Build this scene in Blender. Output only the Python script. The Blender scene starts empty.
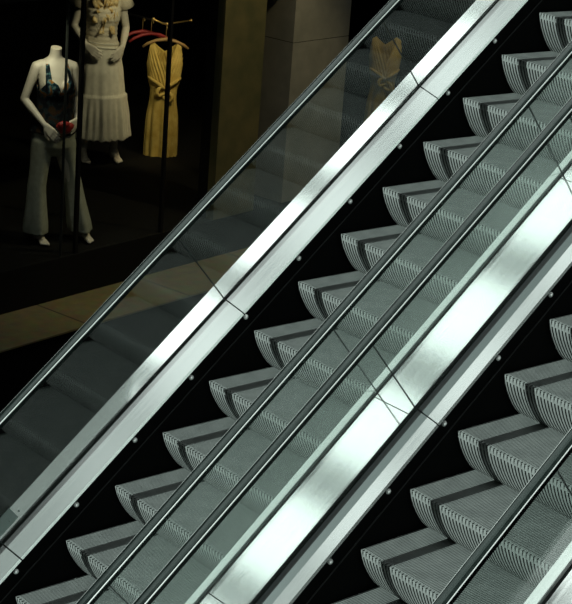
import bpy, bmesh, math, random
from mathutils import Vector, Matrix, noise
random.seed(7)
C = bpy.context.scene.collection
S = 0.72                       # drawing units -> metres
TAN = 0.83575                  # slope of the escalators
RUN = 0.40                     # nose to nose, drawing units
PERP = -0.492                  # dx per unit of height for a cut square to the slope

# ------------------------------------------------------------------ materials
def mat(name, color, rough=.5, metal=0., spec=.5):
    m = bpy.data.materials.new(name); m.use_nodes = True
    b = m.node_tree.nodes['Principled BSDF']
    b.inputs['Base Color'].default_value = (*color, 1)
    b.inputs['Roughness'].default_value = rough
    b.inputs['Metallic'].default_value = metal
    b.inputs['Specular IOR Level'].default_value = spec
    return m
def nodes(m): return m.node_tree.nodes, m.node_tree.links, m.node_tree.nodes['Principled BSDF']
def noisy(m, c1, c2, scale, detail=4, bump=0., stretch=None, lo=.35, hi=.65, rough=None):
    n, l, b = nodes(m)
    tc = n.new('ShaderNodeTexCoord'); mp = n.new('ShaderNodeMapping')
    if stretch: mp.inputs['Scale'].default_value = stretch
    t = n.new('ShaderNodeTexNoise'); t.inputs['Scale'].default_value = scale; t.inputs['Detail'].default_value = detail
    r = n.new('ShaderNodeValToRGB')
    r.color_ramp.elements[0].position = lo; r.color_ramp.elements[1].position = hi
    r.color_ramp.elements[0].color = (*c1, 1); r.color_ramp.elements[1].color = (*c2, 1)
    l.new(tc.outputs['Object'], mp.inputs['Vector']); l.new(mp.outputs['Vector'], t.inputs['Vector'])
    l.new(t.outputs['Fac'], r.inputs['Fac']); l.new(r.outputs['Color'], b.inputs['Base Color'])
    if bump:
        bp = n.new('ShaderNodeBump'); bp.inputs['Strength'].default_value = bump; bp.inputs['Distance'].default_value = .01
        l.new(t.outputs['Fac'], bp.inputs['Height']); l.new(bp.outputs['Normal'], b.inputs['Normal'])
    if rough:
        mr = n.new('ShaderNodeMapRange'); mr.inputs['To Min'].default_value = rough[0]; mr.inputs['To Max'].default_value = rough[1]
        l.new(t.outputs['Fac'], mr.inputs['Value']); l.new(mr.outputs['Result'], b.inputs['Roughness'])
    return m
def glass_mat(name, tint, haze, refl=1.0):
    m = bpy.data.materials.new(name); m.use_nodes = True
    n = m.node_tree.nodes; l = m.node_tree.links; n.clear()
    out = n.new('ShaderNodeOutputMaterial')
    geo = n.new('ShaderNodeNewGeometry')
    dot = n.new('ShaderNodeVectorMath'); dot.operation = 'DOT_PRODUCT'
    l.new(geo.outputs['Normal'], dot.inputs[0]); l.new(geo.outputs['Incoming'], dot.inputs[1])
    def M(op, a, b=None):
        x = n.new('ShaderNodeMath'); x.operation = op
        if isinstance(a, (int, float)): x.inputs[0].default_value = a
        else: l.new(a, x.inputs[0])
        if b is not None:
            if isinstance(b, (int, float)): x.inputs[1].default_value = b
            else: l.new(b, x.inputs[1])
        return x.outputs[0]
    c = M('ABSOLUTE', dot.outputs['Value']); k = M('SUBTRACT', 1.0, c); k5 = M('POWER', k, 5.0)
    F = M('MULTIPLY', M('ADD', M('MULTIPLY', k5, .96), .043), refl)
    tr = n.new('ShaderNodeBsdfTransparent'); tr.inputs['Color'].default_value = (*tint, 1)
    gl = n.new('ShaderNodeBsdfGlossy'); gl.inputs['Roughness'].default_value = 0.0
    df = n.new('ShaderNodeBsdfTranslucent'); df.inputs['Color'].default_value = (.7, .8, .78, 1)
    d2 = n.new('ShaderNodeBsdfDiffuse'); d2.inputs['Color'].default_value = (.7, .8, .78, 1)
    ad = n.new('ShaderNodeMixShader'); ad.inputs['Fac'].default_value = .5
    l.new(df.outputs[0], ad.inputs[1]); l.new(d2.outputs[0], ad.inputs[2])
    mh = n.new('ShaderNodeMixShader'); mh.inputs['Fac'].default_value = haze
    l.new(tr.outputs[0], mh.inputs[1]); l.new(ad.outputs[0], mh.inputs[2])
    mx = n.new('ShaderNodeMixShader'); l.new(F, mx.inputs['Fac'])
    l.new(mh.outputs[0], mx.inputs[1]); l.new(gl.outputs[0], mx.inputs[2])
    l.new(mx.outputs[0], out.inputs['Surface'])
    return m

M_tread = noisy(mat('step_tread_aluminium', (.12, .14, .13), .5, .12), (.165, .185, .177), (.205, .228, .217), 9, 5)
M_riser = noisy(mat('step_riser_aluminium', (.15, .17, .16), .45, .12), (.205, .228, .217), (.255, .282, .27), 7, 4)
M_groove = mat('riser_groove_shade', (.032, .038, .036), .7, 0, .2)  # shade between the riser ribs, put into the groove colour
M_skirt = mat('skirt_black', (.003, .0035, .0035), .7, 0., .06)
M_black = mat('void_black', (.004, .004, .004), .9, 0., .05)
M_rail = noisy(mat('handrail_rubber', (.012, .013, .013), .2, 0., .42), (.005, .008, .007), (.009, .013, .012), 30, 3, 0, None, .4, .7, (.14, .20))
M_strip = mat('rail_highlight', (.55, .58, .56), .35, .4)  # pale strip drawn in place of the handrail's highlight line
M_guide = mat('handrail_guide', (.01, .01, .01), .4, .3)
M_rail.node_tree.nodes['Principled BSDF'].inputs['Specular Tint'].default_value = (.78, 1, .92, 1)
M_steel = noisy(mat('brushed_steel', (.8, .82, .8), .27, .82), (.78, .81, .79), (.84, .87, .85), 3, 2, 0., (1, 30, 1), .3, .7, (.06, .085))
M_deck = noisy(mat('deck_aluminium', (.7, .73, .7), .3, .8), (.66, .73, .70), (.69, .76, .73), 3, 2, 0., (1, 30, 1), .3, .7, (.10, .14))
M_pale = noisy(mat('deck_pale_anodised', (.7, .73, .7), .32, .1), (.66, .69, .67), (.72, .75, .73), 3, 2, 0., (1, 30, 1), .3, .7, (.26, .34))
M_grey = mat('deck_dark_reflection', (.09, .11, .107), .42, .3)  # dark reflection on the upper deck facet, put into its colour
M_channel = mat('glass_channel_rubber', (.008, .014, .012), .6, 0., .2)
M_seam = mat('seam_dark', (.05, .065, .06), .6)
M_bolt = mat('bolt_zinc', (.95, 1, .97), .5, 0.)
M_glassfar = glass_mat('balustrade_glass_far', (.93, .965, .95), .008, 2.4)
M_glass = glass_mat('balustrade_glass', (.93, .965, .95), .04, 1.7)
M_shopglass = glass_mat('shop_glass', (.97, .98, .97), .0, .25)
M_brush = mat('skirt_brush', (.02, .022, .022), .7)

# ------------------------------------------------------------------ builders
def link(name, bm, m, parent=None, smooth=False, loc=None):
    me = bpy.data.meshes.new(name); bmesh.ops.recalc_face_normals(bm, faces=bm.faces[:])
    bm.to_mesh(me); bm.free()
    for x in (m if isinstance(m, (list, tuple)) else [m]): me.materials.append(x)
    if smooth:
        for p in me.polygons: p.use_smooth = True
    o = bpy.data.objects.new(name, me); C.objects.link(o)
    if parent: o.parent = parent
    if loc is not None: o.location = loc
    return o
def tag(o, label=None, cat=None, group=None, kind=None):
    if label: o['label'] = label
    if cat: o['category'] = cat
    if group: o['group'] = group
    if kind: o['kind'] = kind
    return o
def thing(name, label, cat, loc=(0, 0, 0), rotz=0, group=None):
    o = bpy.data.objects.new(name, None); C.objects.link(o)
    o.location = loc; o.rotation_euler = (0, 0, rotz); o.empty_display_size = .1
    return tag(o, label, cat, group)
def copy_tree(o, parent=None):
    c = o.copy(); C.objects.link(c)
    if parent: c.parent = parent
    for ch in [x for x in bpy.data.objects if x.parent == o]: copy_tree(ch, c)
    return c
def prism(bm, prof, xa, xb, org, ca=PERP, cb=PERP, href=.37):
    """profile [(Y,h)] swept along the slope; org = fit-space origin of the parent."""
    A = []; B = []
    for (y, h) in prof:
        for (lst, x0, c) in ((A, xa, ca), (B, xb, cb)):
            x = x0 + c * (h - href)
            lst.append(bm.verts.new(((x - org[0]) * S, (y - org[1]) * S, (x * TAN + h - org[2]) * S)))
    n = len(prof)
    for i in range(n):
        j = (i + 1) % n; bm.faces.new((A[i], A[j], B[j], B[i]))
    bm.faces.new(A[::-1]); bm.faces.new(B)
def box(bm, a, b, f=None):
    v = []
    for x in (a[0], b[0]):
        for y in (a[1], b[1]):
            for z in (a[2], b[2]):
                p = (x, y, z) if f is None else f(x, y, z)
                v.append(bm.verts.new(p))
    for q in ((0, 1, 3, 2), (4, 6, 7, 5), (0, 4, 5, 1), (2, 3, 7, 6), (0, 2, 6, 4), (1, 5, 7, 3)):
        bm.faces.new([v[i] for i in q])
def tube(bm, pts, radii, seg=10, cap=True):
    rings = []
    pts = [Vector(p) for p in pts]
    if not isinstance(radii, (list, tuple)): radii = [radii] * len(pts)
    up = Vector((0.123, .31, .94)).normalized()
    for i, p in enumerate(pts):
        t = (pts[min(i + 1, len(pts) - 1)] - pts[max(i - 1, 0)]).normalized()
        a = t.cross(up)
        if a.length < 1e-3: a = t.cross(Vector((1, 0, 0)))
        a.normalize(); b = t.cross(a)
        rings.append([bm.verts.new(p + (a * math.cos(2 * math.pi * k / seg) + b * math.sin(2 * math.pi * k / seg)) * radii[i]) for k in range(seg)])
    for r, q in zip(rings, rings[1:]):
        for k in range(seg): bm.faces.new((r[k], r[(k + 1) % seg], q[(k + 1) % seg], q[k]))
    if cap: bm.faces.new(rings[0][::-1]); bm.faces.new(rings[-1])
def capsule(bm, p, q, r1, r2, seg=12):
    p = Vector(p); q = Vector(q); d = (q - p); L = d.length; d = d / L if L > 1e-6 else Vector((0, 0, 1))
    pts = []; rad = []
    for k in range(5):
        a = math.pi / 2 * k / 4; pts.append(p - d * r1 * math.cos(a)); rad.append(max(r1 * math.sin(a), r1 * .08))
    for k in range(5):
        a = math.pi / 2 * k / 4; pts.append(q + d * r2 * math.sin(a)); rad.append(max(r2 * math.cos(a), r2 * .08))
    tube(bm, pts, rad, seg)

# ------------------------------------------------------------------ escalator steps
PROF = [(0, -.004), (.002, -.020), (.018, -.072), (.043, -.128), (.074, -.182), (.110, -.236), (.152, -.288), (.198, -.330), (.212, -.343)]
def tread_mesh(W):
    bm = bmesh.new()
    # nose comb (coarse teeth) then fine ribs back to the next riser
    n = int(W / .032); p = W / n
    def strip(x0, x1, zt, zb, pitch, frac, y0=0):
        m = int(round(W / pitch)); pp = W / m
        for i in range(m):
            ya = -i * pp; yb = ya - pp * frac; yc = ya - pp
            v = [bm.verts.new((x * S, y * S, z * S)) for (y, z) in ((ya, zt), (yb, zt), (yb, zb), (yc, zb)) for x in (x0, x1)]
            bm.faces.new((v[0], v[1], v[3], v[2])); bm.faces.new((v[2], v[3], v[5], v[4])); bm.faces.new((v[4], v[5], v[7], v[6]))
            v2 = [bm.verts.new((x * S, yc * S, z * S)) for z in (zb, zt) for x in (x0, x1)]
            bm.faces.new((v2[0], v2[1], v2[3], v2[2]))
            f = [bm.verts.new((x0 * S, y * S, z * S)) for (y, z) in ((ya, zt), (yb, zt), (yb, zb), (ya, zb))]
            bm.faces.new(f)
    strip(.0, .024, .0, -.009, p, .56)
    strip(.030, .615, -.001, -.010, p / 2, .60)
    box(bm, (.024 * S, -W * S, -.03 * S), (.0305 * S, 0, -.0005 * S))
    box(bm, (.012 * S, -W * S, -.05 * S), (.61 * S, 0, -.02 * S))
    return bm
def riser_mesh(W):
    bm = bmesh.new()
    n = int(W / .032); p = W / n
    pr = []
    for i, (x, z) in enumerate(PROF):
        a = Vector(PROF[max(i - 1, 0)]); b = Vector(PROF[min(i + 1, len(PROF) - 1)]); t = (b - a).normalized()
        pr.append((x, z, -t.y * 1.0, t.x * 1.0))     # inward normal (towards +X)
    dep = .013
    for i in range(n):
        ya = -i * p; rows = []
        for (x, z, nx, nz) in pr:
            rows.append([bm.verts.new(((x + (nx * dep if g else 0)) * S, y * S, (z + (nz * dep if g else 0)) * S))
                         for (y, g) in ((ya, 0), (ya - p * .56, 0), (ya - p * .60, 1), (ya - p * .96, 1), (ya - p, 0))])
        for r, q in zip(rows, rows[1:]):
            for k in range(4):
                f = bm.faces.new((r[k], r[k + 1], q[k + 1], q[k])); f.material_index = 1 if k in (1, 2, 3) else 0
    # closed back so that no light leaks
    v = [bm.verts.new(((x + .03) * S, y * S, z * S)) for y in (0, -W) for (x, z, _, _) in pr]
    m = len(pr)
    for k in range(m - 1): bm.faces.new((v[k], v[k + 1], v[m + k + 1], v[m + k]))
    for y in (0, -W):
        f = [bm.verts.new((x * S, y * S, z * S)) for (x, z, _, _) in pr] + [bm.verts.new(((x + .03) * S, y * S, z * S)) for (x, z, _, _) in pr[::-1]]
        bm.faces.new(f)
    return bm
def rail_profile(yc, top, w=.042):
    half = [(w, top - .058), (w, top - .018), (w * .96, top - .0115), (w * .86, top - .0068), (w * .66, top - .0038), (w * .34, top - .001), (0, top)]
    P = [(yc + y, h) for y, h in half] + [(yc - y, h) for y, h in half[-2::-1]]
    P += [(yc - w * .8, top - .064), (yc - w * .35, top - .064), (yc - w * .35, top - .046),
          (yc + w * .35, top - .046), (yc + w * .35, top - .064), (yc + w * .8, top - .064)]
    return P

def escalator(label, Y0, W, k0, k1, x0, seams_far, seams_near, xs, xe, bolts, near_cover, far_cover, grey):
    org = (0, Y0, 0)
    root = thing('escalator', label, 'escalator', (0, Y0 * S, 0))
    proto = None
    for k in range(k0, k1 + 1):
        if proto is None:
            st = link('step', tread_mesh(W), M_tread, root)
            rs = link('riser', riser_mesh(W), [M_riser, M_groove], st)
            proto = (st, rs)
        else:
            st = proto[0].copy(); C.objects.link(st); st.parent = root
            rs = proto[1].copy(); C.objects.link(rs); rs.parent = st
        X = x0 + k * RUN
        st.location = (X * S, -.012 * S, X * TAN * S)
    for side in (1, -1):                       # 1 = far balustrade (+Y), -1 = near
        base = Y0 if side > 0 else Y0 - W - .024
        Yf = lambda y: base + side * y
        pf = lambda pts: [(Yf(y), h) for (y, h) in pts]
        seams = seams_far if side > 0 else seams_near
        # skirt panel below the deck
        bm = bmesh.new(); prism(bm, pf([(0, .246), (0, -1.0), (.05, -1.0), (.05, .246)]), xs, xe, org, 0, 0)
        sk = link('skirt_panel', bm, M_skirt, root)
        bm = bmesh.new(); prism(bm, pf([(-.008, .085), (-.008, .075), (0, .075), (0, .085)]), xs, xe, org, 0, 0)
        link('brush_strip', bm, M_brush, sk)
        if side > 0:
            for bx in bolts:
                bm = bmesh.new()
                bmesh.ops.create_uvsphere(bm, u_segments=12, v_segments=8, radius=.020 * S)
                for v in bm.verts: v.co.y *= .7
                o = link('bolt', bm, M_bolt, sk, True, ((bx) * S, -.006 * S, (bx * TAN + .190) * S))
        # inner deck: bright lower facet and upper facet, one length per glass panel
        cuts = [xs] + [q for q in seams if xs < q < xe] + [xe]
        for a, b in zip(cuts, cuts[1:]):
            g = .004
            bm = bmesh.new(); prism(bm, pf([(-.017, .240), (-.010, .264), (.058, .320 if grey else .3145), (.064, .29), (.03, .235), (-.006, .235)]), a + g, b - g, org)
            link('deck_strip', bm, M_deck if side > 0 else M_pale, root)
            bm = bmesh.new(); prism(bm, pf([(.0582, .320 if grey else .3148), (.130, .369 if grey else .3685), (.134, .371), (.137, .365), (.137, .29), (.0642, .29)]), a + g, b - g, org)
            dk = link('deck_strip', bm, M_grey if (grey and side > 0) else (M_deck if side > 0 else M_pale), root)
            gg = .003
            if grey and side > 0: dk['label'] = 'deck strip beside the glass, coloured grey as a dark reflection'
            bm = bmesh.new(); prism(bm, pf([(.148, .33), (.148, 1.34), (.162, 1.34), (.162, .33)]), a + gg, b - gg, org)
            gp = link('glass_panel', bm, M_glassfar if (side > 0 and far_cover) else M_glass, root)
            if a != xs:
                bm = bmesh.new(); prism(bm, pf([(.1475, .345), (.1475, 1.338), (.1625, 1.338), (.1625, .345)]), a - .0022, a + .0022, org)
                link('joint_seal', bm, M_seam, gp)
            if side > 0 and far_cover and -1 < a < 0:
                # clamp plate at the lower corner of the pane
                bm = bmesh.new(); prism(bm, pf([(.140, .45), (.140, .60), (.147, .60), (.147, .45)]), a + .01, a + .16, org)
                for xx, hh in ((a + .05, .50), (a + .12, .50)):
                    bmesh.ops.create_uvsphere(bm, u_segments=8, v_segments=6, radius=.008 * S, matrix=Matrix.Translation((xx * S, .138 * S, (xx * TAN + hh) * S)))
                link('clamp_plate', bm, M_seamsteel, gp)
        bm = bmesh.new(); prism(bm, pf([(.137, .352), (.173, .352), (.173, .25), (.137, .25)]), xs, xe, org)
        link('glass_channel', bm, M_channel, root)
        bm = bmesh.new(); prism(bm, rail_profile(Yf(.155), 1.384), xs, xe, org, 0, 0)
        hr = link('handrail', bm, M_rail, root)
        bm = bmesh.new(); prism(bm, pf([(.130, 1.312), (.130, 1.342), (.180, 1.342), (.180, 1.312)]), xs, xe, org, 0, 0)
        link('rail_guide', bm, M_guide, hr)
        for sg in (-1, 1):  # thin strips added to draw the highlight along the rail shoulders
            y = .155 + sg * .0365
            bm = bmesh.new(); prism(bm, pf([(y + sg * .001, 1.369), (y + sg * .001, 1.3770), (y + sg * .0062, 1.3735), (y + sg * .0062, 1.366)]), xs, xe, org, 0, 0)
            link('highlight_strip', bm, M_strip, hr)
        if (side > 0 and far_cover) or (side < 0 and near_cover):
            w = .180
            for a, b in ((xs, xe),):
                bm = bmesh.new(); prism(bm, pf([(.1735, .372), (.1735 + w, .372), (.1735 + w, .33), (.1735, .33)]), a + .003, b - .003, org)
                link('outer_deck', bm, M_steel, root)
            bm = bmesh.new(); prism(bm, pf([(.19 + w - .02, .33), (.19 + w - .02, -1.2), (.17 + w - .03, -1.2), (.17 + w - .03, .33)]), xs, xe, org, 0, 0)
            link('outer_cladding', bm, M_black, root)
    return root
M_seamsteel = mat('clamp_steel', (.34, .42, .40), .4, .3)

XS, XE = -2.6, 7.2
YB = -2.233
EA = escalator('escalator nearer the shop window, its handrail passing below the mannequins', 0.0, 1.525, -4, 16, 0.0,
          [-.42, 1.43, 3.255, 5.08], [-.32, 1.34, 2.985, 4.64], XS, XE,
          [-.874 + .4785 * i for i in range(14)], False, True, False)
EB = escalator('escalator nearest the viewer, cut by the lower right corner', YB, 1.44, -6, 14, .8105,
          [-.30, 1.355, 3.0, 4.65], [-.5, 1.2, 2.9, 4.6], XS - .5, XE,
          [.557 - .46 * 2 + .4605 * i for i in range(12)], True, False, True)
# cover panels between the two escalators
cuts = [XS, -.01, 1.31, 2.955, 4.7, XE]
names = ['bright steel cover between the escalators at the bottom edge of the view',
         'bright steel cover between the escalators, long one below the thin crossing seams',
         'bright steel cover between the escalators, long one above the thin crossing seams',
         'bright steel cover between the escalators at the right edge of the view',
         'bright steel cover between the escalators beyond the right edge']
for a, b, nm in list(zip(cuts, cuts[1:], names))[:4]:
    bm = bmesh.new(); yo = (-1.525 - .024 - .174, YB + .174)
    prism(bm, [(yo[0], .372), (yo[1], .372), (yo[1], .33), (yo[0], .33)], a + .003, b - .003, (a, yo[0], a * TAN))
    o = link('cover_panel', bm, M_steel, None, False, (a * S, yo[0] * S, a * TAN * S))
    tag(o, nm, 'cover panel', 'steel covers between the escalators')

# ------------------------------------------------------------------ shop
P0 = Vector((1.53681, 3.59449, 0)); E = Vector((.98179, .18996, 0)); N = Vector((-.18996, .98179, 0))
def SH(u, v, z): return (P0 + E * u + N * v + Vector((0, 0, z))) * S
def shell(name, a, b, m, kind='structure', loc=None):
    bm = bmesh.new(); box(bm, a, b, lambda u, v, z: SH(u, v, z))
    o = link(name, bm, m); o['kind'] = kind; return o
M_floor = mat('walkway_tiles', (.2, .17, .1), .6)
def tile_nodes():
    n, l, b = nodes(M_floor)
    tc = n.new('ShaderNodeTexCoord'); mp = n.new('ShaderNodeMapping')
    mp.inputs['Rotation'].default_value = (0, 0, -math.radians(10.95))
    br = n.new('ShaderNodeTexBrick'); br.offset = 0
    br.inputs['Scale'].default_value = 1; br.inputs['Brick Width'].default_value = .95; br.inputs['Row Height'].default_value = 5.0
    br.inputs['Mortar Size'].default_value = .008
    br.inputs['Color1'].default_value = (.22, .185, .075, 1); br.inputs['Color2'].default_value = (.28, .235, .10, 1); br.inputs['Mortar'].default_value = (.05, .04, .02, 1)
    no = n.new('ShaderNodeTexNoise'); no.inputs['Scale'].default_value = 14; no.inputs['Detail'].default_value = 8
    mx = n.new('ShaderNodeMixRGB'); mx.blend_type = 'MULTIPLY'; mx.inputs['Fac'].default_value = .75
    l.new(tc.outputs['Object'], mp.inputs['Vector']); l.new(mp.outputs['Vector'], br.inputs['Vector']); l.new(tc.outputs['Object'], no.inputs['Vector'])
    l.new(br.outputs['Color'], mx.inputs['Color1']); l.new(no.outputs['Color'], mx.inputs['Color2']); l.new(mx.outputs['Color'], b.inputs['Base Color'])
tile_nodes()
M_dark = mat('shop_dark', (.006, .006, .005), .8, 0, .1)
M_wallstone = noisy(mat('pillar_stone', (.16, .16, .13), .7), (.15, .15, .12), (.21, .205, .165), 5, 6)
M_panel = noisy(mat('panel_bronze', (.1, .1, .05), .6), (.06, .06, .022), (.10, .085, .032), 6, 6)
shell('floor', (-4, -.70, .295), (11, 0.0, .31), M_floor)
shell('wall_fascia', (-4, -.67, -6), (11, -.30, .294), M_black)
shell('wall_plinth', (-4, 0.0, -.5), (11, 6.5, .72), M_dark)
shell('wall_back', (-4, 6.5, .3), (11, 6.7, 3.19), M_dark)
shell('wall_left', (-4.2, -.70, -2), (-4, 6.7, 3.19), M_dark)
shell('sun_block_wall', (-8.2, -.75, -6), (-8, 2.4, 9.5), M_dark)  # unseen wall added to keep the sun off the walkway
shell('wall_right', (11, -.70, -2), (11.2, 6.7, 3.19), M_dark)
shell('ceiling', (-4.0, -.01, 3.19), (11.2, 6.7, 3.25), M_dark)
shell('floor', (-12, -16, -6.4), (14, 8, -6.2), M_black)
# pillar of stone blocks and bronze panel
t = thing('pillar', 'grey stone pillar with a fine block joint, right of the shop window', 'pillar', SH(4.41, .3, .31))
def child_box(name, a, b, m, par):
    bm = bmesh.new(); box(bm, a, b, lambda u, v, z: SH(u, v, z) - par.location)
    return link(name, bm, m, par)
z = .722
hts = [.722, 2.50, 3.185]
for a, b in zip(hts, hts[1:]):
    child_box('stone_block', (3.93, .001, a + .004), (4.885, .75, b - .004), M_wallstone, t)
child_box('stone_core', (3.94, .01, .722), (4.875, .74, 3.185), M_dark, t)
t = thing('wall_panel', 'olive bronze panel between the shop window and the stone pillar', 'panel', SH(3.15, .2, .31))
child_box('facing', (2.83, .001, .722), (3.46, .10, 3.185), M_panel, t)
child_box('frame', (2.85, .10, .722), (3.44, .25, 3.185), M_dark, t)
# shop window
w = bpy.data.objects.new('window_1', None); C.objects.link(w); w.location = SH(0, .03, .72); w['kind'] = 'structure'
M_mull = mat('mullion_black', (.004, .004, .004), .5, 0, .2)
M_edge = mat('glass_edge', (.03, .035, .03), .4)
us = [-4, .745, .935, 2.085, 2.82]
for a, b in zip(us, us[1:]):
    child_box('pane', (a + .0015, .025, .722), (b - .0015, .035, 3.185), M_shopglass, w)
for u, wd, m in ((.745, .0014, M_edge), (.935, .018, M_mull), (2.085, .016, M_mull)):
    child_box('mullion', (u - wd, .015, .722), (u + wd, .05, 3.185), m, w)

# ------------------------------------------------------------------ mannequins
M_skin = noisy(mat('mannequin_plaster', (.62, .58, .47), .5), (.58, .54, .43), (.66, .62, .50), 8, 3)
M_cut = mat('neck_cap', (.72, .66, .5), .5)
def loft(bm, rings, seg=40, close=True):
    R = []
    for (z, cx, cy, rx, ry) in rings:
        R.append([bm.verts.new((cx + rx * math.cos(2 * math.pi * k / seg), cy + ry * math.sin(2 * math.pi * k / seg), z)) for k in range(seg)])
    for r, q in zip(R, R[1:]):
        for k in range(seg): bm.faces.new((r[k], r[(k + 1) % seg], q[(k + 1) % seg], q[k]))
    if close: bm.faces.new(R[0][::-1]); bm.faces.new(R[-1])
def hand(bm, wrist, tip, palm_n, side, L=.165):
    """palm + four fingers + thumb; palm_n = direction the palm faces, side=+1/-1 which way the thumb leaves"""
    w = Vector(wrist); d = (Vector(tip) - w).normalized(); pn = Vector(palm_n); pn = (pn - d * pn.dot(d)).normalized()
    s = d.cross(pn).normalized() * side
    for k in (-1.5, -.5, .5, 1.5):
        capsule(bm, w + d * .008 + s * k * .008, w + d * L * .48 + s * k * .0185, .015, .0125, 8)
    lens = {1.5: .40, .5: .46, -.5: .43, -1.5: .33}
    for k, fl in lens.items():
        b0 = w + d * L * .48 + s * k * .0185
        b1 = b0 + (d + pn * .22 + s * k * .03).normalized() * L * fl * .5
        b2 = b1 + (d + pn * .75 + s * k * .02).normalized() * L * fl * .5
        capsule(bm, b0, b1, .0095, .0085, 8); capsule(bm, b1, b2, .0085, .0065, 8)
    t0 = w + d * L * .14 + s * .026
    t1 = t0 + (d * .75 + s * .75 + pn * .25).normalized() * .040
    t2 = t1 + (d * .95 + s * .2 + pn * .35).normalized() * .036
    capsule(bm, t0, t1, .0125, .0105, 8); capsule(bm, t1, t2, .0105, .008, 8)
def arm(bm, sh, el, wr, tip, pn, side):
    sh, el, wr = Vector(sh), Vector(el), Vector(wr)
    capsule(bm, sh, sh.lerp(el, .45), .042, .037); capsule(bm, sh.lerp(el, .4), el, .037, .031)
    capsule(bm, el, el.lerp(wr, .35), .031, .032); capsule(bm, el.lerp(wr, .3), wr, .032, .020)
    hand(bm, wr, tip, pn, side)
def leg(bm, hip, kn, an, toe):
    hip, kn, an, toe = map(Vector, (hip, kn, an, toe))
    capsule(bm, hip, hip.lerp(kn, .5), .085, .068); capsule(bm, hip.lerp(kn, .45), kn, .068, .048)
    capsule(bm, kn, kn.lerp(an, .35), .047, .049); capsule(bm, kn.lerp(an, .3), an, .049, .031)
    heel = an + Vector((0, -.03, -.035)); ball = an.lerp(toe, .62); ball.z = .026
    capsule(bm, an, heel, .032, .028); capsule(bm, an, ball, .034, .026)
    d = (toe - ball); d.z = 0; d.normalize(); s = Vector((d.y, -d.x, 0))
    for k, (ln, r) in enumerate(((.055, .013), (.05, .0105), (.044, .010), (.037, .0095), (.03, .009))):
        sg = 1 if toe.x < 0 else -1
        o = ball + s * sg * (.024 - k * .0125)
        capsule(bm, o, o + d * ln - Vector((0, 0, .008)), r * 1.1, r, 8)
def remesh_link(name, bm, m, parent, vox=.006, smooth=3):
    me = bpy.data.meshes.new(name); bmesh.ops.recalc_face_normals(bm, faces=bm.faces[:]); bm.to_mesh(me); bm.free()
    o = bpy.data.objects.new(name, me); C.objects.link(o)
    r = o.modifiers.new('r', 'REMESH'); r.mode = 'VOXEL'; r.voxel_size = vox
    s = o.modifiers.new('s', 'SMOOTH'); s.iterations = smooth; s.factor = .5
    dg = bpy.context.evaluated_depsgraph_get(); dg.update()
    me2 = bpy.data.meshes.new_from_object(o.evaluated_get(dg))
    o.modifiers.clear(); o.data = me2; me2.name = name
    for x in (m if isinstance(m, (list, tuple)) else [m]): me2.materials.append(x)
    for p in me2.polygons: p.use_smooth = True
    o.parent = parent
    return o
def cloth(name, rings, top, bottom, m, parent, seg=96, rows=60, folds=None, thick=.004):
    """rings (z,cx,cy,rx,ry) interpolated; top(th)/bottom(th) edge heights; folds(th,z)->radial offset"""
    rings = sorted(rings)
    def at(z):
        if z <= rings[0][0]: return rings[0][1:]
        for a, b in zip(rings, rings[1:]):
            if z <= b[0]:
                t = (z - a[0]) / (b[0] - a[0]); t = t * t * (3 - 2 * t) * .5 + t * .5
                return tuple(p + (q - p) * t for p, q in zip(a[1:], b[1:]))
        return rings[-1][1:]
    bm = bmesh.new(); G = []
    for i in range(rows + 1):
        row = []
        for k in range(seg):
            th = 2 * math.pi * k / seg
            zb, zt = bottom(th), top(th); z = zb + (zt - zb) * i / rows
            cx, cy, rx, ry = at(z); f = folds(th, z) if folds else 0
            row.append(bm.verts.new((cx + (rx + f) * math.cos(th), cy + (ry + f) * math.sin(th), z)))
        G.append(row)
    for r, q in zip(G, G[1:]):
        for k in range(seg): bm.faces.new((r[k], r[(k + 1) % seg], q[(k + 1) % seg], q[k]))
    o = link(name, bm, m, parent, True)
    so = o.modifiers.new('thickness', 'SOLIDIFY'); so.thickness = thick; so.offset = 0
    return o
def angdiff(a, b): return (a - b + math.pi) % (2 * math.pi) - math.pi
FRONT = math.pi / 2

TORSO = [(.66, 0, 0, .09, .07), (.72, 0, -.005, .150, .105), (.79, 0, -.01, .165, .112), (.86, 0, -.005, .148, .100), (.95, 0, 0, .112, .082),
         (1.03, 0, .005, .114, .084), (1.12, 0, .01, .130, .095), (1.19, 0, .0, .135, .086), (1.25, 0, -.01, .138, .070), (1.285, 0, -.015, .100, .055),
         (1.305, 0, -.012, .058, .046), (1.325, 0, -.006, .045, .043), (1.372, 0, .008, .043, .043)]
def mannequin_body(root, arms, legs, k=1.0, lift=0.0):
    bm = bmesh.new(); loft(bm, TORSO)
    for sx in (-1, 1):
        capsule(bm, (sx * .062, .062, 1.125), (sx * .060, .075, 1.12), .058, .050)
        capsule(bm, (sx * .10, -.01, 1.252), (sx * .148, -.012, 1.236), .040, .041)
        capsule(bm, (sx * .075, -.01, .76), (sx * .085, 0, .70), .09, .085)
    for a in arms: arm(bm, *a)
    for l in legs: leg(bm, *l)
    for v in bm.verts: v.co *= k
    body = remesh_link('body', bm, M_skin, root, .0055, 3)
    bm = bmesh.new(); tube(bm, [Vector((0, .008, 1.368)) * k, Vector((0, .009, 1.375)) * k], .042 * k, 24)
    link('neck_cap', bm, M_cut, root)
    return body
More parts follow.
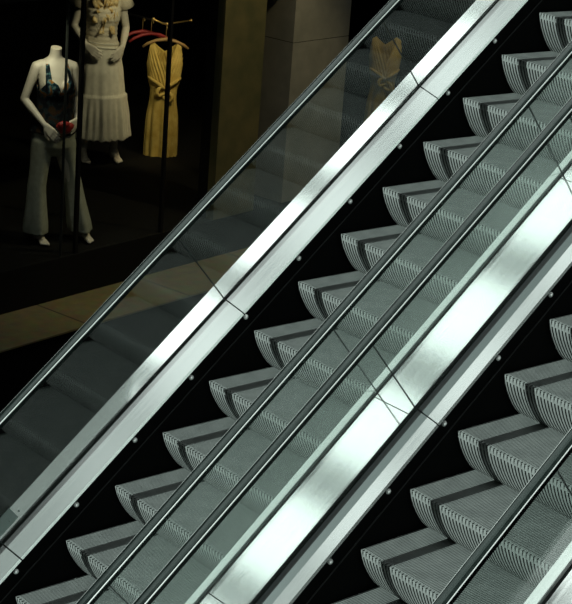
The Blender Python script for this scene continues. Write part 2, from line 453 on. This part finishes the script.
# --- first mannequin: dark camisole, pale wide trousers
cam_az = math.radians(-122.6)
def face(az): return az - math.pi / 2          # rotation so local +Y points along azimuth az
m1loc = SH(1.0, .448, .721)
m1 = thing('mannequin', 'headless mannequin in dark patterned camisole and pale wide-leg trousers', 'mannequin', m1loc, face(cam_az + math.radians(18)))
m1.scale = (.85, 1, 1)
mannequin_body(m1,
    [((.150, -.012, 1.235), (.232, -.04, 1.01), (.115, .12, .865), (.055, .19, .80), (-.5, -.6, -.1), -1),
     ((-.150, -.012, 1.235), (-.205, -.05, 1.02), (-.155, .09, .885), (-.055, .165, .845), (.5, -.6, -.1), 1)],
    [((.085, 0, .70), (.115, .01, .39), (.095, -.02, .07), (.085, .13, .02)),
     ((-.085, 0, .70), (-.165, .02, .39), (-.275, -.02, .07), (-.305, .13, .02))])
M_cami = mat('camisole_print', (.01, .012, .02), .9, 0, .1)
def cami_nodes():
    n, l, b = nodes(M_cami)
    tc = n.new('ShaderNodeTexCoord')
    no = n.new('ShaderNodeTexNoise'); no.inputs['Scale'].default_value = 16; no.inputs['Detail'].default_value = 2
    r = n.new('ShaderNodeValToRGB'); e = r.color_ramp.elements
    e[0].position = .40; e[0].color = (.004, .005, .007, 1); e[1].position = .64; e[1].color = (.36, .20, .05, 1)
    for p, c in ((.50, (.012, .03, .04, 1)), (.54, (.08, .20, .21, 1)), (.59, (.25, .10, .03, 1))):
        x = e.new(p); x.color = c
    sp = n.new('ShaderNodeSeparateXYZ'); mr = n.new('ShaderNodeMapRange')
    mr.inputs['From Min'].default_value = 1.04; mr.inputs['From Max'].default_value = 1.15; mr.inputs['To Min'].default_value = .10; mr.inputs['To Max'].default_value = 1.0
    mx = n.new('ShaderNodeMixRGB'); mx.inputs['Color1'].default_value = (.004, .005, .007, 1)
    l.new(tc.outputs['Object'], no.inputs['Vector']); l.new(no.outputs['Fac'], r.inputs['Fac'])
    l.new(tc.outputs['Object'], sp.inputs[0]); l.new(sp.outputs['Z'], mr.inputs['Value'])
    l.new(mr.outputs['Result'], mx.inputs['Fac']); l.new(r.outputs['Color'], mx.inputs['Color2']); l.new(mx.outputs['Color'], b.inputs['Base Color'])
cami_nodes()
def cami_top(th):
    d = abs(angdiff(th, FRONT)); c = abs(math.cos(th))
    if d < math.pi / 2:
        if c < .16: return 1.095 + .05 * c / .16
        if c < .50: return 1.145 + .03 * (c - .16) / .34
        if c < .72: return 1.268
        return 1.15 - .06 * (c - .72) / .28
    if .50 <= c < .72: return 1.268
    return 1.12
cloth('camisole', [(.79, 0, -.005, .192, .142), (.86, 0, 0, .178, .130), (.95, 0, .006, .142, .112), (1.03, 0, .01, .140, .112), (1.10, 0, .03, .152, .122),
                   (1.15, 0, .03, .152, .118), (1.20, 0, .008, .142, .094), (1.27, 0, -.014, .128, .062)],
      cami_top, lambda th: .79 + .01 * math.sin(3 * th), M_cami, m1, 120, 40, lambda th, z: .004 * math.sin(9 * th + z * 8) * max(0, (1.1 - z) * 3))
M_trouser = noisy(mat('trouser_cotton', (.36, .40, .36), .8), (.26, .275, .21), (.31, .33, .255), 30, 3)
def trousers():
    bm = bmesh.new()
    loft(bm, [(.63, 0, 0, .10, .08), (.70, 0, 0, .170, .125), (.80, 0, -.005, .180, .130), (.835, 0, -.005, .172, .122)], 48)
    for (hx, kx, ax, ky) in ((.085, .125, .125, .0), (-.085, -.175, -.245, .01)):
        R = []
        seg = 48
        for i in range(25):
            t = i / 24; zz = .74 + (.075 - .74) * t
            cx = hx + (kx - hx) * min(t / .5, 1) if t < .5 else kx + (ax - kx) * (t - .5) / .5
            r = .096 - .024 * math.sin(math.pi * min(t / .9, 1)) + .002 * t
            R.append([bm.verts.new((cx + (r * .98 + .010 * t * math.sin(5 * 2 * math.pi * k / seg + hx * 20) ) * math.cos(2 * math.pi * k / seg),
                                    ky * t + (r * 1.05 + .012 * t * math.sin(4 * 2 * math.pi * k / seg + 1)) * math.sin(2 * math.pi * k / seg), zz)) for k in range(seg)])
        for r_, q in zip(R, R[1:]):
            for k in range(seg): bm.faces.new((r_[k], r_[(k + 1) % seg], q[(k + 1) % seg], q[k]))
        bm.faces.new(R[0]); bm.faces.new(R[-1])
    return bm
tr = remesh_link('trousers', trousers(), M_trouser, m1, .008, 2)
M_red = mat('red_satin', (.30, .02, .015), .45)
bm = bmesh.new()
seg = 14                                      # folded red pouch with a flap, held between the hands
for (c, r, ht) in (((0, 0, 0), .06, .022), ((.015, .012, .02), .042, .02)):
    rings = []
    for j in range(5):
        a = -math.pi / 2 + math.pi * j / 4
        rings.append([bm.verts.new((c[0] + r * (.35 + .65 * math.cos(a)) * math.cos(2 * math.pi * k / seg) * (1 + .18 * math.sin(3 * 2 * math.pi * k / seg)),
                                    c[1] + ht * math.sin(a), c[2] + r * .75 * (.35 + .65 * math.cos(a)) * math.sin(2 * math.pi * k / seg))) for k in range(seg)])
    for r_, q in zip(rings, rings[1:]):
        for k in range(seg): bm.faces.new((r_[k], r_[(k + 1) % seg], q[(k + 1) % seg], q[k]))
    bm.faces.new(rings[0][::-1]); bm.faces.new(rings[-1])
rz = Matrix.Rotation(m1.rotation_euler.z, 4, 'Z')
o = link('pouch', bm, M_red, None, True, m1loc + rz @ Vector((-.012, .215, .868))); o.rotation_euler = (0, 0, m1.rotation_euler.z)
tag(o, 'small red folded pouch between the hands of the camisole mannequin', 'pouch')

# --- second mannequin: cream knit top with ruffle scarf, long tiered skirt
K2 = 1.10
m2loc = SH(3.50, 2.421, .721)
m2 = thing('mannequin', 'mannequin in cream knit top, ruffled scarf and long pale tiered skirt', 'mannequin', m2loc, face(math.radians(-123.9) + math.radians(14)))
m2.scale = (.9, 1, 1)
mannequin_body(m2,
    [((.150, -.012, 1.235), (.215, -.05, 1.01), (.145, .10, .895), (.075, .165, .845), (-.5, -.6, -.1), -1),
     ((-.150, -.012, 1.235), (-.215, -.05, 1.00), (-.15, .10, .885), (-.085, .165, .832), (.5, -.6, -.1), 1)],
    [((.085, 0, .70), (.095, .01, .39), (.115, -.02, .07), (.115, .13, .02)),
     ((-.085, 0, .70), (-.12, .02, .39), (-.145, -.02, .07), (-.165, .13, .02))], K2)
sc = lambda R: [tuple(K2 * q for q in r) for r in R]
M_knit = noisy(mat('cream_knit', (.55, .50, .36), .85), (.50, .45, .32), (.60, .55, .41), 40, 2, .1, (1, 1, 4))
M_skirtc = noisy(mat('skirt_cotton', (.56, .54, .42), .8), (.52, .50, .39), (.60, .58, .46), 25, 3)
M_scarf = noisy(mat('scarf_ochre', (.55, .40, .15), .8), (.42, .27, .07), (.68, .56, .30), 30, 3)
def knit_top(th):
    d = abs(angdiff(th, FRONT)); c = abs(math.cos(th))
    if c < .45: return K2 * (1.20 if d < math.pi / 2 else 1.27)
    return K2 * 1.285
cloth('knit_top', sc([(.86, 0, -.003, .160, .114), (.95, 0, .004, .124, .096), (1.03, 0, .01, .124, .098), (1.10, 0, .03, .140, .114), (1.15, 0, .03, .142, .112), (1.20, 0, .008, .150, .096), (1.255, 0, -.01, .165, .075), (1.285, 0, -.014, .115, .062)]),
      knit_top, lambda th: K2 * .87, M_knit, m2, 96, 40, lambda th, z: .0025 * math.sin(z * 160))
bm = bmesh.new()
for sx in (-1, 1):
    tube(bm, [Vector((sx * .135, -.012, 1.262)) * K2, Vector((sx * .175, -.02, 1.225)) * K2, Vector((sx * .198, -.028, 1.165)) * K2], [.055, .072, .080], 24, False)
sl = link('sleeve', bm, M_knit, m2, True); so = sl.modifiers.new('t', 'SOLIDIFY'); so.thickness = .004
def skirt_folds(th, z):
    d = max(0, (1.0 - z)); tier = .58
    a = .012 * d * math.sin(9 * th) + .008 * d * math.sin(17 * th + 1)
    if z < tier: a += .016 + .010 * math.sin(26 * th) * min(1, (tier - z) * 6)
    return a
cloth('tiered_skirt', [(.20, 0, .0, .265, .235), (.35, 0, 0, .245, .215), (.55, 0, 0, .225, .195), (.75, 0, -.003, .205, .170), (.88, 0, -.004, .184, .140), (.985, 0, 0, .150, .112)],
      lambda th: .985, lambda th: .215 + .012 * abs(math.sin(13 * th)), M_skirtc, m2, 208, 70, skirt_folds)
cloth('sash', [(.93, 0, 0, .176, .132), (.965, 0, 0, .164, .122), (1.01, 0, .002, .150, .112)], lambda th: 1.005 + .006 * math.sin(3 * th), lambda th: .945 + .006 * math.sin(4 * th), M_skirtc, m2, 96, 8,
      lambda th, z: .008 * math.sin(z * 200 + 2 * th))
bm = bmesh.new()
for j in range(7):                             # ruffled scarf falling over the chest
    x0 = -.085 + .028 * j; ln = .20 + .10 * math.sin(j * 2.1) ; rows = []
    for i in range(16):
        t_ = i / 15; zz = 1.37 - ln * t_ - .03 * abs(j - 3) * 0
        yy = .150 - .03 * abs(j - 3) / 3 + .02 * math.sin(t_ * 12 + j * 1.7)
        wv = .022 + .012 * math.sin(t_ * 9 + j)
        rows.append([bm.verts.new((x0 + dx * wv + .010 * math.sin(t_ * 10 + j), yy + .012 * math.sin(dx * 3 + j + t_ * 8), zz)) for dx in (-1, -.5, 0, .5, 1)])
    for r_, q in zip(rows, rows[1:]):
        for k in range(4): bm.faces.new((r_[k], r_[k + 1], q[k + 1], q[k]))
sf = link('ruffle_scarf', bm, M_scarf, m2, True); so = sf.modifiers.new('t', 'SOLIDIFY'); so.thickness = .003

# --- yellow dress on a hanger on a brass arm
M_dress = noisy(mat('dress_mustard', (.50, .36, .08), .75), (.44, .31, .06), (.56, .42, .11), 14, 3)
M_wood = mat('hanger_wood', (.30, .19, .07), .5)
M_brass = mat('brass', (.55, .40, .14), .35, .8)
M_redh = mat('red_hanger', (.25, .02, .02), .5)
dloc = SH(4.307, 2.2, 2.229)
drot = face(math.radians(-123.9) + math.radians(6))
def dress_thing(label, loc, rot):
    d = thing('dress', label, 'dress', loc, rot, None)
    # z = 0 at the hanger hook, cloth hangs from -.11 to -1.12
    def top(th):
        dd = abs(angdiff(th, FRONT)); c = abs(math.cos(th))
        if dd < math.pi / 2: zv = -.36
        else: zv = -.20
        if c < .62: return zv + (-.125 - zv) * (c / .62) ** 1.1
        if c < .86: return -.125 - .02 * (c - .62) / .24
        return -.145 - .15 * ((c - .86) / .14)
    rings = [(-1.13, 0, 0, .135, .075), (-.95, 0, 0, .135, .070), (-.75, 0, 0, .128, .062), (-.60, 0, 0, .112, .058), (-.52, 0, 0, .106, .055), (-.42, 0, .0, .132, .062),
             (-.30, 0, 0, .145, .058), (-.20, 0, 0, .150, .035), (-.12, 0, 0, .150, .016)]
    def folds(th, z):
        a = 0
        if z < -.55: a += .010 * min(1, (-.55 - z) * 4) * math.sin(14 * th + 2 * math.sin(3 * th))
        if z > -.55: a += .005 * math.sin(30 * th + z * 70 * (1 if math.cos(th) > 0 else -1)) * (1 if z < -.2 else .3)
        return a
    cloth('bodice_and_skirt', rings, top, lambda th: -1.13 + .012 * math.sin(4 * th), M_dress, d, 160, 70, folds, .003)
    bm = bmesh.new()                           # knotted sash loops at the waist
    for sx in (-1, 1):
        pts = []
        for i in range(13):
            a = i / 12 * math.pi * 1.6
            pts.append((sx * (.012 + .052 * math.sin(a * .8)), .072 + .012 * math.sin(a), -.50 - .055 * (1 - math.cos(a)) * .7 + .02 * (sx)))
        tube(bm, pts, [.010 + .008 * math.sin(i / 12 * math.pi) for i in range(13)], 8)
    for sx in (-1, 1):
        tube(bm, [(sx * .005, .07, -.50), (sx * .05, .074, -.46), (sx * .10, .062, -.43), (sx * .135, .02, -.41)], [.018, .016, .014, .01], 8)
    link('knot', bm, M_dress, d, True)
    return d
dress_thing('mustard yellow sleeveless dress hanging from the brass arm', dloc, drot)
def hanger_thing(label, loc, rot, m, tilt=0, scale=1.0):
    bm = bmesh.new()
    pts = [(-.19, 0, -.165), (-.15, 0, -.135), (-.08, 0, -.105), (0, 0, -.092), (.08, 0, -.105), (.15, 0, -.135), (.19, 0, -.165)]
    tube(bm, pts, [.010, .013, .014, .016, .014, .013, .010], 10)
    h = thing('hanger', label, 'hanger', loc, rot)
    link('shoulder_bar', bm, m, h, True)
    bm = bmesh.new()
    pts = [(0, 0, -.09), (0, 0, -.02)] + [(0, .022 - .022 * math.cos(a), .022 * math.sin(a)) for a in [math.pi * i / 8 for i in range(0, 9)]]
    pts = [(0, p[1], p[2]) for p in pts]
    tube(bm, pts, .0035, 8)
    link('hook', bm, M_brass, h, True)
    return h
hanger_thing('wooden hanger holding the mustard yellow dress', dloc, drot, M_wood)
# brass face-out arm
t = thing('display_arm', 'thin brass display arm with round ends above the yellow dress', 'display arm', SH(4.307, 2.2, 2.29), math.atan2(E.y, E.x))
bm = bmesh.new(); tube(bm, [(-.16, 0, .045), (-.05, 0, .0), (.0, 0, -.008), (.29, 0, .0)], .007, 10); link('bar', bm, M_brass, t, True)
for p in ((-.16, 0, .045), (.29, 0, .0), (-.0, 0, -.008)):
    bm = bmesh.new(); bmesh.ops.create_uvsphere(bm, u_segments=12, v_segments=8, radius=.014)
    link('end_knob', bm, M_brass, t, True, p)
bm = bmesh.new(); tube(bm, [(.0, 0, -.008), (.0, .35, .0), (.02, 1.2, .0), (.02, 4.26 * S - .02, 0.)], .009, 10); link('bracket', bm, M_guide, t, True)
bm = bmesh.new(); box(bm, (-.03, 4.26 * S - .02, -.05), (.07, 4.26 * S, .05)); link('wall_plate', bm, M_guide, t)
# red hangers behind, on the same arm's bracket
for i, (du, dv, lab) in enumerate(((-.02, .22, 'red hanger just behind the yellow dress, nearer one'), (-.02, .36, 'red hanger behind the yellow dress, farther one'))):
    p = SH(4.307 + du, 2.2 + dv, 2.26); h = hanger_thing(lab, p, drot + math.radians(14), M_redh)
    h['group'] = 'red hangers'
d2 = dress_thing('dim yellow dress deep in the shop, seen through glass right of the pillar', SH(6.97, 1.0, 2.30), drot)

# ------------------------------------------------------------------ unseen bars added to cast the shade strip on the steps
M_bar = mat('added_bar', (.05, .05, .05), .6)
SUN = Vector((1.6, -.02, -1.0))
for Yt, lab in ((-.250, 'added bar shading the steps of the escalator by the shop'), (YB - .255, 'added bar shading the steps of the nearest escalator')):
    hb = 7.5; k = hb / (1 + SUN.x * TAN)
    Yb = Yt - SUN.y * k
    bm = bmesh.new(); prism(bm, [(Yb - .045, hb), (Yb + .045, hb), (Yb + .045, hb + .05), (Yb - .045, hb + .05)], -12, 8, (0, Yb, 0), 0, 0)
    o = link('shade_bar_1' if Yt > -1 else 'shade_bar_2', bm, M_bar, None, False, (0, Yb * S, 0)); o['kind'] = 'structure'

# ------------------------------------------------------------------ light
sun = bpy.data.lights.new('sun', 'SUN'); sun.energy = 6.0; sun.angle = math.radians(.12); sun.color = (.89, 1, .95)
so_ = bpy.data.objects.new('sun', sun); C.objects.link(so_)
so_.rotation_euler = SUN.to_track_quat('-Z', 'Y').to_euler(); so_.location = (-6, 0, 8)
def area(name, loc, target, size, power, color):
    l = bpy.data.lights.new(name, 'SPOT'); l.energy = power; l.color = color; l.shadow_soft_size = size; l.spot_size = math.radians(60); l.spot_blend = .6
    o = bpy.data.objects.new(name, l); C.objects.link(o); o.location = loc
    o.rotation_euler = (Vector(target) - Vector(loc)).to_track_quat('-Z', 'Y').to_euler(); return o
warm = (1, .80, .46)
area('spot_camisole', SH(.5, .15, 3.14), SH(1.28, .45, 2.0),     .08, 14, (1, .95, .70))
area('spot_skirt', SH(3.2, 1.1, 3.14), SH(3.78, 2.42, 1.9), .08, 24, (1, .90, .60))
area('spot_dress', SH(4.1, 1.0, 3.14), SH(4.35, 2.2, 1.6), .08, 32, warm)
area('spot_far', SH(6.6, .3, 3.14), SH(6.97, 1.0, 1.8), .08, 10, warm)
area('walkway_lamp', SH(3.2, -2.6, 6.0), SH(3.0, -.3, .9), .05, 150, (1, .84, .48))
# ------------------------------------------------------------------ sky: bright glazed roof with cross bars, dark below
W = bpy.data.worlds.new('sky'); bpy.context.scene.world = W; W.use_nodes = True
n = W.node_tree.nodes; l = W.node_tree.links; n.clear()
out = n.new('ShaderNodeOutputWorld'); bg = n.new('ShaderNodeBackground'); l.new(bg.outputs[0], out.inputs[0])
tc = n.new('ShaderNodeTexCoord'); sp = n.new('ShaderNodeSeparateXYZ'); l.new(tc.outputs['Generated'], sp.inputs[0])
def M(op, a, b=None, c=None):
    x = n.new('ShaderNodeMath'); x.operation = op
    for i, q in enumerate((a, b, c)):
        if q is None: continue
        if isinstance(q, (int, float)): x.inputs[i].default_value = q
        else: l.new(q, x.inputs[i])
    return x.outputs[0]
def SS(v, a, b):
    x = n.new('ShaderNodeMapRange'); x.interpolation_type = 'SMOOTHSTEP'
    l.new(v, x.inputs['Value']); x.inputs['From Min'].default_value = a; x.inputs['From Max'].default_value = b
    return x.outputs['Result']
zc = M('MAXIMUM', sp.outputs['Z'], .02)
a_ = M('DIVIDE', sp.outputs['X'], zc); b_ = M('DIVIDE', sp.outputs['Y'], zc)
arg = M('MAXIMUM', M('ADD', M('MULTIPLY', M('SUBTRACT', M('MULTIPLY', a_, -1), .03), .0272), .0064), 0.0)
kk = M('DIVIDE', M('SUBTRACT', M('SQRT', arg), .08), .0136)
fr = M('SUBTRACT', kk, M('ROUND', kk)); bar = SS(M('ABSOLUTE', fr), .08, .26)       # 0 on a bar, 1 on glass
roof = M('MULTIPLY', SS(b_, .45, .65), M('SUBTRACT', 1.0, SS(b_, 1.35, 1.8)))
roof = M('MULTIPLY', roof, M('MULTIPLY', SS(a_, -.82, -.68), M('SUBTRACT', 1.0, SS(a_, .25, .5))))
roof2 = M('MULTIPLY', SS(b_, -1.0, -.8), M('SUBTRACT', 1.0, SS(b_, -.05, .12)))
roof2 = M('MULTIPLY', roof2, M('MULTIPLY', SS(a_, -.72, -.55), M('SUBTRACT', 1.0, SS(a_, .1, .3))))
roof2 = M('MULTIPLY', roof2, .40)
up = SS(sp.outputs['Z'], -.02, .35)
skyv = M('ADD', M('MULTIPLY', M('ADD', roof, roof2), M('ADD', M('MULTIPLY', bar, 2.5), .07)), M('MULTIPLY', up, .055))
skyv = M('ADD', skyv, .004)
cm = n.new('ShaderNodeCombineXYZ')
for i, k in enumerate((.955, 1.0, .985)): l.new(M('MULTIPLY', skyv, k), cm.inputs[i])
l.new(cm.outputs[0], bg.inputs['Color']); bg.inputs['Strength'].default_value = 1.0

# ------------------------------------------------------------------ camera
cam = bpy.data.cameras.new('camera'); co = bpy.data.objects.new('camera', cam); C.objects.link(co)
R0 = Vector((0.71056683, -0.69587556, 0.10417286)); R1 = Vector((-0.14655167, -0.29116941, -0.94537981)); R2 = Vector((0.68819866, 0.65648882, -0.30887705))
m = Matrix.Identity(4)
for i in range(3):
    m[i][0] = R0[i]; m[i][1] = -R1[i]; m[i][2] = -R2[i]
m.translation = Vector((-6.12562331, -9.52344424, 5.83802122)) * S
co.matrix_world = m
cam.sensor_fit = 'HORIZONTAL'; cam.sensor_width = 36; cam.lens = 1694.80 / 572 * 36
cam.shift_x = -177.0 / 572; cam.shift_y = -17.8 / 572   # crop of a wider exposure
cam.clip_start = .1; cam.clip_end = 200
sc_ = bpy.context.scene; sc_.camera = co
sc_.view_settings.view_transform = 'Standard'; sc_.view_settings.look = 'None'
sc_.cycles.transparent_max_bounces = 16
